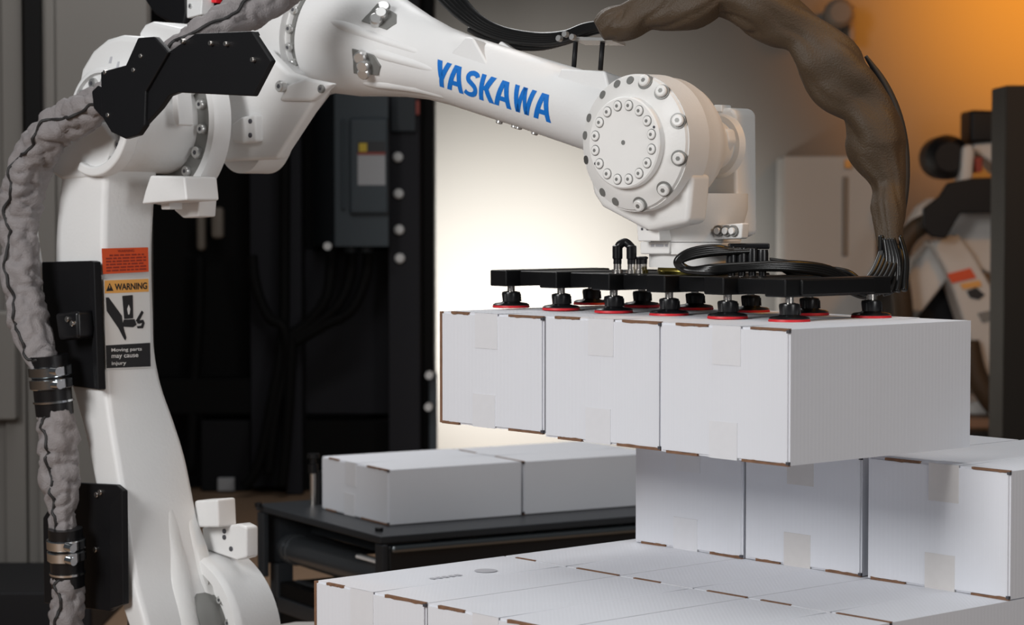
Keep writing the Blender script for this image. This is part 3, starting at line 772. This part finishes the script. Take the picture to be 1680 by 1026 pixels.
# ------------------------------------------------------------------ vacuum gripper
GZ0, GZ1 = 1.322, 1.358
def G(l, r, z=0): return Vector((HC.x, HC.y, 0)) + HL * l + HR * r + Z * z
gr = thing('vacuum_gripper', G(.615, .33, HC.z), 'black vacuum gripper with twelve red-lipped suction cups', 'gripper')
cups = [.19 + .17 * k for k in range(6)]
for k, l in enumerate(cups):
    box('cross_bar', G(l - .014, .178, GZ0), HL * .056, HR * .318, Z * (GZ1 - GZ0), 'gripper', gr, .003)
box('spine_plate', G(.17, .22, GZ0 + .003), HL * .90, HR * .22, Z * (GZ1 - GZ0 - .005), 'gripper', gr, .003)
zt_box = HC.z + .002
for l in cups:
    for r in (.205, .45):
        c = G(l, r, zt_box)
        cu = lathe('suction_cup', c, Z, [(.003, .040), (.006, .041), (.009, .036), (.011, .022), (.013, .019), (.030, .021), (.034, .020), (.036, .012)], 'black_rubber', gr, 28)
        lathe('red_lip', c, Z, [(-.001, .041), (.0005, .042), (.0045, .0405)], 'red', cu, 28)
        lathe('brass_stem', c, Z, [(.034, .0085), (GZ0 - zt_box, .0085)], 'nickel', cu, 14)
        for a in range(3):
            an = a * 2.1 + 4.0
            lathe('rib', c + Vector((math.cos(an), math.sin(an), 0)) * .0195 + Z * .013, Z, [(0, .004), (.017, .003)], 'black_rubber', cu, 8)
lathe('adapter_ring', TX, Z, [(GZ1 - .001, .072), (GZ1 + .006, .075), (zt(438) + .002, .072)], 'brass', gr, 56)
# quick-connect fittings on the left of the flange
for k, (px, hook) in enumerate(((1013, 1), (1036, 1), (1055, 0), (1050, 0))):
    Yf = 4.98 - .02 * (k % 2); c = P(px, 449, Yf); c.z = GZ1
    ft = lathe('air_fitting', c, Z, [(0, .012), (.008, .012), (.008, .0085), (.022, .0085), (.022, .006)], 'nickel', gr, 14)
    lathe('fitting_collar', c, Z, [(.02, .009), (.03, .009), (.032, .011), (.058 if hook else .034, .011), (.060 if hook else .036, .008)], 'black_rubber', ft, 14)
    if k == 0:
        tube('air_elbow', [c + Z * .052, c + Z * .062 + Vector((.006, 0, 0)), c + Z * .066 + Vector((.018, 0, 0)), c + Z * .056 + Vector((.029, -.01, 0))], .009, 'black_rubber', ft, 12, 5)
# connector block at the right
for k in range(4):
    px = 1200 + 17 * k; c = P(px, 452, 4.80); c.z = GZ1
    cn = lathe('hose_connector', c, Z, [(0, .008), (.018, .008), (.018, .012), (.046, .012), (.060 - .002 * k, .011)], 'black_rubber', gr, 14)
    lathe('connector_ring', c, Z, [(.012, .0095), (.018, .0095)], 'nickel', cn, 14)
box('connector_manifold', P(1196, 409, 4.82), Vector((.085, 0, 0)), Vector((0, .03, 0)), Z * .012, 'black_rubber', gr, .003)

# hoses over the gripper
def cables(name, paths, rad, label, m='cable', cat='cable bundle'):
    base = min((p for pa in paths for p in pa), key=lambda p: p.z)
    t = thing(name, base, label, cat)
    for i, pa in enumerate(paths): tube('cable', pa, rad if not isinstance(rad, list) else rad[i], m, t, 10, 8)
    return t
lp = []
for k in range(4):
    o = k * 3.2
    lp.append([P(1205 + 12 * k, 412, 4.80), P(1170, 406 + o, 4.78), P(1130, 413 + o, 4.77), P(1110 + o * .6, 429 + o * .2, 4.77), P(1124 + o, 443 - o * .1, 4.77), P(1170, 446 - o * .8, 4.74), P(1230, 441 - o * .6, 4.74), P(1300, 442 - o, 4.76), P(1360, 452 - o * 1.2, 4.80), P(1402, 474 - o, 4.84), P(1420, 480 - o * 1.2, 4.86), P(1436 + o * .5, 455, 4.88), P(1447 + o, 420, 4.90), P(1450 + o, 395, 4.93)])
for k in range(5):
    o = k * 5
    lp.append([P(1262 + 4 * k, 428 + 2 * k, 4.86), P(1300, 433 + o * .8, 4.86), P(1345, 440 + o * .8, 4.86), P(1390, 447 + o * 1.5, 4.86), P(1414 + o * .5, 462 + o * 1.2, 4.86), P(1430 + o * 1.3, 450 + o * .5, 4.87), P(1444 + o * 1.4, 420, 4.90), P(1452 + o * .8, 390, 4.93)])
for k in range(4):
    lp.append([P(1452 + 4 * k, 392, 4.90), P(1456 + 6 * k, 430, 4.89), P(1446 + 8 * k, 462 + 3 * k, 4.88), P(1425 + 8 * k, 476 + 2 * k, 4.87)])
for k in range(7):
    lp.append([P(1446 + 5 * k, 388, 4.92 + .005 * (k % 3)), P(1444 + 7 * k, 425, 4.90), P(1428 + 9.5 * k, 462, 4.88), P(1412 + 12 * k, 486 - 1.5 * k, 4.87)])
cables('gripper_hose_bundle', lp, .0068, 'bundle of glossy black air hoses looped over the gripper')
# cables above the forearm
fc = []
q0 = FA(.5)
def fp(px, py, off): return plane_hit(px, py, q0 + toC * off, toC)
for k in range(5):
    o = k * 6
    fc.append([fp(690 + o * 1.6, -40, -.03 - .004 * k), fp(724 + o * 1.5, 0, -.03 - .004 * k), fp(765 + o, 36 - o * .25, -.03), fp(820 + o * .3, 62 - o * .55, -.03), fp(880, 71 - o * .55, -.03), fp(925, 67 - o * .5, -.02), fp(960, 52 - o * .4, -.01), fp(1000, 42 - o * .2, -.01)])
for k in range(3):
    o = k * 4
    fc.append([fp(770, 48, -.05), fp(800, 63, -.05), fp(845, 77 - o, -.05), fp(890, 78 - o, -.05), fp(930, 68 - o, -.03), fp(965, 55 - o, -.02), fp(995, 48, -.02)])
cables('forearm_cable_bundle', fc, .0075, 'bundle of black cables sagging above the white forearm')

# black motor and connectors above the elbow
mo = thing('wrist_drive_motor', R(285, 40, .12), 'black motor with white connector plate above the elbow', 'motor')
ext('motor_body', [(228, -40), (236, 0), (252, 24), (268, 34), (300, 46), (306, 20), (304, -40)], .16, .02, 'black_sheet', mo, .01)
ext('connector_plate', [(306, -40), (306, 30), (330, 24), (334, -40)], .20, .16, 'robot', mo, .003)
bolt(R(313, 10, .2), N, .006, .004, mo, 'bolt')
ext('motor_body', [(334, -40), (334, 30), (380, 10), (380, -40)], .15, .03, 'black_sheet', mo, .008)
ext('red_plug', [(344, -12), (356, -12), (354, 5), (346, 4)], .17, .15, 'red_lamp', mo, .002)

# ------------------------------------------------------------------ warning labels on the arm flank
def fl_poly(name, pts, m, parent, off):
    vs_ = [RF(x, y, off) for x, y in pts]; return obj(name, vs_, [tuple(range(len(pts)))], m, parent)
def RFq(u, v_, quad, off):     # bilinear in a pixel quad on the flank
    (x0, y0), (x1, y1), (x2, y2), (x3, y3) = quad
    x = (x0 * (1 - u) + x1 * u) * (1 - v_) + (x3 * (1 - u) + x2 * u) * v_
    y = (y0 * (1 - u) + y1 * u) * (1 - v_) + (y3 * (1 - u) + y2 * u) * v_
    return x, y
AQ = R(170, 520, TN) + A * .0
def FP(px, py, off): return plane_hit(px, py, AQ + A * off, A)
def sheet(name, quad, m, parent, off=.004, th=.0008):
    v, f = prism([FP(x, y, off) for x, y in quad], -A * th); return obj(name, v, f, m, parent)
def poly_in(name, quad, uvs, m, parent, off):
    pts = [FP(*RFq(u, w, quad, 0), off) for u, w in uvs]
    v, f = prism(pts, -A * .0003); return obj(name, v, f, m, parent)
def text_in(name, txt, quad, u0, v0, u1, v1, m, parent, off, bold=0.0):
    cu = bpy.data.curves.new(name, 'FONT'); cu.body = txt; cu.size = 1; cu.offset = bold
    ob = bpy.data.objects.new('tmp', cu); col.objects.link(ob)
    dg = bpy.context.evaluated_depsgraph_get(); me = ob.evaluated_get(dg).to_mesh()
    xs = [p.co.x for p in me.vertices]; ys = [p.co.y for p in me.vertices]
    x0, x1, y0, y1 = min(xs), max(xs), min(ys), max(ys)
    vs_ = [FP(*RFq(u0 + (u1 - u0) * (p.co.x - x0) / (x1 - x0), v1 + (v0 - v1) * (p.co.y - y0) / (y1 - y0), quad, 0), off) for p in me.vertices]
    fs = [tuple(p.vertices) for p in me.polygons]
    ob.evaluated_get(dg).to_mesh_clear(); bpy.data.objects.remove(ob); bpy.data.curves.remove(cu)
    return obj(name, vs_, fs, m, parent)
q1 = [(167, 408), (243, 406), (244, 446), (169, 450)]
OF = .0055
d1 = sheet('warning_label', q1, 'orange', lower, OF); d1['label'] = 'orange label with small dark print'
text_in('print', 'WARNING', q1, .34, .06, .70, .17, 'print_dark_red', d1, OF + .0006, .02)
rnd = random.Random(3)
for r_ in range(6):
    u = .08 + (.08 if r_ == 0 else 0)
    while u < .9:
        w = .05 + rnd.random() * .10; 
        poly_in('print', q1, [(u, .25 + .12 * r_), (min(u + w, .95), .25 + .12 * r_), (min(u + w, .95), .31 + .12 * r_), (u, .31 + .12 * r_)], 'print_dark_red', d1, OF + .0006); u += w + .025
q2 = [(170, 459), (245, 456), (248, 603), (174, 606)]
d2 = sheet('warning_label', q2, 'decal_white', lower, OF); d2['label'] = 'white crush hazard label with amber header and black footer'
poly_in('header', q2, [(.02, .01), (.98, .01), (.98, .155), (.02, .155)], 'amber', d2, OF + .0005)
text_in('print', 'WARNING', q2, .24, .05, .95, .125, 'print', d2, OF + .0010, .03)
poly_in('triangle', q2, [(.05, .13), (.13, .04), (.21, .13)], 'print', d2, OF + .0010)
poly_in('exclamation', q2, [(.12, .065), (.14, .065), (.135, .10), (.125, .10)], 'amber', d2, OF + .0013)
for k, uv in enumerate(([(.04, .20), (.10, .20), (.38, .41), (.40, .50), (.42, .56), (.47, .66), (.44, .69), (.40, .655), (.30, .55), (.05, .35)],
                        [(.40, .49), (.42, .455), (.66, .455), (.70, .52), (.62, .545), (.40, .535)],
                        [(.68, .475), (.82, .36), (.86, .385), (.74, .50)],
                        [(.70, .50), (.76, .47), (.85, .465), (.88, .505), (.84, .56), (.72, .56), (.70, .535), (.80, .53), (.82, .50), (.76, .51)])):
    poly_in('hand', q2, uv, 'print', d2, OF + .0008)
poly_in('press', q2, [(.40, .19), (.63, .185), (.63, .445), (.43, .45)], 'print', d2, OF + .0009)
poly_in('press_arrow', q2, [(.50, .34), (.535, .29), (.57, .34), (.545, .40), (.52, .40)], 'decal_white', d2, OF + .0013)
poly_in('footer', q2, [(.01, .735), (.99, .725), (.99, .99), (.01, .99)], 'print', d2, OF + .0005)
for k, (txt, u1) in enumerate((('Moving parts', .80), ('may cause', .72), ('injury', .45))):
    text_in('print', txt, q2, .13, .77 + .075 * k, u1, .82 + .075 * k, 'print_white', d2, OF + .0010, .01)

# ------------------------------------------------------------------ black machine in the background
YM = 12.0
mc = thing('machine_enclosure', P(480, 815, YM + .3) * 1.0, 'tall black machine enclosure behind the robot arm', 'machine')
mc.location.z = 0
def ms(name, x0, y0, x1, y1, dy, th, m, bevel=.006): return slab(name, x0, y0, x1, y1, YM + dy, th, m, mc, bevel)
ms('back_panel', 243, -250, 640, 816, .35, .3, 'machine')
ms('recess_panel', 243, -250, 412, 640, .33, .02, 'machine_c')
ms('side_panel', 412, -250, 462, 800, .10, .3, 'machine_b')
ms('upright', 470, -250, 492, 812, .0, .25, 'machine_b')
ms('lower_panel', 480, 690, 640, 815, .20, .2, 'machine_c')
ms('mid_panel', 494, 410, 640, 680, .22, .2, 'machine_b')
ms('column', 638, -250, 688, 815, -.05, .3, 'machine_b')
ms('column_plate', 641, 120, 682, 216, -.09, .05, 'switch_side')
ms('column_edge', 688, -250, 711, 815, .05, .3, 'machine_c')
ms('red_tag', 678, 165, 688, 188, -.08, .03, 'print_dark_red', .001)
ms('shelf', 243, 622, 412, 680, .12, .3, 'machine_c')
ms('base_box', 330, 690, 410, 806, .15, .3, 'machine')
for (x, y) in ((653, 258), (654, 318), (655, 377), (656, 424)):
    lathe('bolt', P(x, y, YM - .05), Vector((0, -1, 0)), [(0, .026), (.02, .026), (.03, .018)], 'print_white', mc, 18)
ms('pale_tag', 357, 785, 384, 806, .10, .04, 'label', .003)
ms('air_filter', 322, 352, 336, 412, .15, .08, 'tan', .02)
ms('air_regulator', 346, 340, 366, 392, .12, .08, 'tan', .02)
for path in ([(328, 420), (326, 520), (318, 640), (312, 780)],):
    tube('riser_pipe', [P(x, y, YM + .15) for x, y in path], .03, 'machine_c', mc, 10, 5)
wb = ms('edge_bracket', 704, 612, 717, 742, -.02, .05, 'switch')
for (x, y) in ((704, 616), (703, 668)): lathe('white_knob', P(x, y, YM - .08), Vector((0, -1, 0)), [(-.05, .02), (.02, .02)], 'print_white', mc, 14)
# disconnect switch
sw = thing('disconnect_switch', P(575, 405, YM - .2), 'slate grey electrical disconnect box mounted on the black machine', 'switch box')
sx = Vector((.26, -.0, 0))
a = P(549, 405, YM - .25); b = P(637, 150, YM - .25); c = P(514, 400, YM + .2)
fw_ = b.x - a.x; fh = b.z - a.z
side = Vector((c.x - a.x, .42, 0))
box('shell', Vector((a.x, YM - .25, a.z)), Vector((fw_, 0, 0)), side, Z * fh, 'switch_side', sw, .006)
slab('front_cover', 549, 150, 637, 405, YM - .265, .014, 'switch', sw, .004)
dr = slab('raised_door', 573, 193, 637, 352, YM - .30, .04, 'switch', sw, .018, seg=4)
slab('door_ridge', 560, 195, 566, 345, YM - .285, .02, 'switch', sw, .008)
slab('hazard_header', 587, 232, 632, 251, YM - .304, .004, 'print', dr, 0)
slab('hazard_mark', 589, 235, 602, 249, YM - .308, .004, 'yellow', dr, 0)
slab('hazard_sheet', 587, 251, 632, 304, YM - .304, .004, 'label', dr, 0)
slab('red_line', 587, 250, 632, 254, YM - .308, .004, 'print_dark_red', dr, 0)
lathe('latch_knob', P(538, 404, YM - .22), Vector((0, -1, 0)), [(0, .02), (.03, .02)], 'print_white', sw, 16)
for x in (575, 600): lathe('cable_gland', P(x, 408, YM - .12), Z, [(-.02, .035), (.02, .035)], 'switch_side', sw, 14)
mcab = [[P(545, 405, YM - .1), P(543, 440, YM - .1), P(535, 490, YM - .12), P(505, 530, YM - .12), P(480, 548, YM - .12)],
        [P(578, 405, YM - .1), P(574, 455, YM - .1), P(555, 500, YM - .12), P(515, 535, YM - .12), P(482, 555, YM - .12)],
        [P(605, 405, YM - .1), P(600, 455, YM - .1), P(575, 510, YM - .12), P(530, 535, YM - .12), P(484, 562, YM - .12)],
        [P(414, 420, YM - .05), P(420, 470, YM - .08), P(440, 520, YM - .1), P(466, 540, YM - .12), P(470, 600, YM - .1), P(452, 680, YM - .1), P(440, 780, YM - .1)],
        [P(468, 200, YM - .05), P(467, 400, YM - .05), P(465, 540, YM - .08), P(450, 640, YM - .1), P(425, 760, YM - .1), P(400, 800, YM - .1)],
        [P(480, 545, YM - .12), P(476, 620, YM - .12), P(470, 720, YM - .12), P(462, 800, YM - .12)]]
cables('power_cable_bundle', mcab, .028, 'thick black power cables tied together below the disconnect box', 'machine_c')

# low black platform at the far left
p0 = P(-160, 972, 8.0); p1 = P(150, 972, 8.0)
box('black_platform', (p0.x, 8.0, 0), Vector((p1.x - p0.x, 0, 0)), Vector((.0, .68, 0)), Z * p0.z, 'machine', None, .01, label='low black platform on the floor at far left behind the hose', cat='platform')
slab('grey_wall_box', -30, 512, 24, 690, 8.70, .10, 'partition', None, .01, label='dark grey box on the wall at the left edge', cat='box')

# ------------------------------------------------------------------ right background
slab('black_post', 1643, 140, 1720, 900, 10.0, .3, 'post', None, .006, label='tall black post at the right edge behind the cartons', cat='post')
cab = thing('wall_cabinet', P(1360, 640, 13.6), 'pale grey cabinet against the back wall behind the hose', 'cabinet')
cab.location.z = 0
slab('body', 1283, 256, 1440, 640, 13.6, .35, 'bg_panel', cab, .02)
slab('door_gap', 1382, 290, 1391, 420, 13.58, .03, 'tan', cab, .002)
slab('orange_tag', 1386, 262, 1397, 276, 13.57, .03, 'amber', cab, .002)
slab('foot', 1300, 640, 1424, 756, 13.65, .25, 'bg_panel', cab, .01)
fx = thing('wall_fixture', P(1385, 60, 13.9), 'dark round fixture on a bracket high on the back wall', 'wall fixture')
lathe('head', P(1376, 22, 13.65), Vector((0, -1, 0)), [(-.1, .06), (-.05, .085), (.05, .085), (.08, .06)], 'tan', fx, 24)
slab('arm', 1376, 8, 1404, 30, 13.72, .28, 'tan', fx, .01)
slab('bracket', 1392, 30, 1404, 68, 13.72, .28, 'tan', fx, .01)

YB = 12.8
r2 = thing('industrial_robot', P(1620, 690, YB + .2), 'distant white robot arm with orange label beside the black post', 'robot arm')
r2.location.z = 0
def b2x(name, pts, dy, th, m, bevel=.02): return extY(name, pts, YB + dy, th, m, r2, bevel)
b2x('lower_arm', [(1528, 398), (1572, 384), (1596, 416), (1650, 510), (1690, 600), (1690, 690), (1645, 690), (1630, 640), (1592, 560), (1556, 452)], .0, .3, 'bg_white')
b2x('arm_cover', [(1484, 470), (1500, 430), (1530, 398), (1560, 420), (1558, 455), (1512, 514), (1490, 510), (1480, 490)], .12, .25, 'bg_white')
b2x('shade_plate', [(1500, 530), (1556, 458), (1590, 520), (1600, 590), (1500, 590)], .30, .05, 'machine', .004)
b2x('orange_label', [(1554, 450), (1592, 440), (1602, 456), (1562, 465)], -.01, .02, 'orange', 0)
b2x('orange_label', [(1575, 466), (1607, 460), (1611, 470), (1580, 475)], -.01, .02, 'amber', 0)
b2x('hand_symbol', [(1586, 478), (1602, 472), (1616, 484), (1606, 492), (1592, 489)], -.01, .02, 'print', 0)
b2x('label_footer', [(1604, 514), (1634, 508), (1645, 522), (1612, 530)], -.01, .02, 'recess', 0)
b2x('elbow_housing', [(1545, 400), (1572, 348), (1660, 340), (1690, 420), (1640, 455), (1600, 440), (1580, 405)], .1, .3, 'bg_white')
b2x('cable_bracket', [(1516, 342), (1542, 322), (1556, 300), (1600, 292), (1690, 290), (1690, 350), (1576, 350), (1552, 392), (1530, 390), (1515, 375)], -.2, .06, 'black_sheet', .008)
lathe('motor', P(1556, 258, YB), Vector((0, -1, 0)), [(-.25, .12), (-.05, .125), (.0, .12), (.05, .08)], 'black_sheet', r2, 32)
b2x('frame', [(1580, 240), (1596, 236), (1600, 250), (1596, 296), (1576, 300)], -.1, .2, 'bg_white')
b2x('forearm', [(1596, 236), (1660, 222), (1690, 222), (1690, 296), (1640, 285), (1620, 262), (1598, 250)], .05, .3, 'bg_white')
b2x('motor_box', [(1592, 180), (1645, 182), (1690, 190), (1690, 230), (1592, 235)], .0, .3, 'black_sheet')
b2x('red_plug', [(1600, 258), (1612, 258), (1612, 282), (1602, 284)], -.12, .1, 'print_dark_red', .004)
b2x('drive_cover', [(1487, 380), (1510, 340), (1535, 322), (1545, 345), (1510, 380)], .2, .2, 'bg_white')
tube('hose', [P(1522, 366, YB - .05), P(1500, 378, YB - .05), P(1482, 402, YB - .05), P(1474, 440, YB - .05), P(1480, 490, YB - .05), P(1486, 560, YB)], .055, 'brown_fabric', r2, 14, 6)
tube('hose', [P(1592, 560, YB - .05), P(1600, 610, YB - .05), P(1620, 650, YB - .05), P(1640, 680, YB)], [.05, .06, .06, .05], 'brown_fabric', r2, 14, 6)
b2x('base', [(1586, 665), (1600, 660), (1700, 655), (1720, 682), (1575, 682)], .1, .5, 'bg_white')

wp0 = P(1540, 688, YB - .1)
wp = thing('wooden_plinth', (wp0.x + .7, YB + .4, 0), 'brown wooden plinth under the distant robot arm', 'plinth')
for k in range(5): box('plank', Vector((wp0.x, YB - .1 + .2 * k, wp0.z - .05)), Vector((1.4, 0, 0)), Vector((0, .19, 0)), Z * .05, 'wood', wp, .004)
for k in range(3): box('bearer', Vector((wp0.x + .65 * k, YB - .06, 0)), Vector((.1, 0, 0)), Vector((0, .9, 0)), Z * (wp0.z - .05), 'wood', wp, .004)
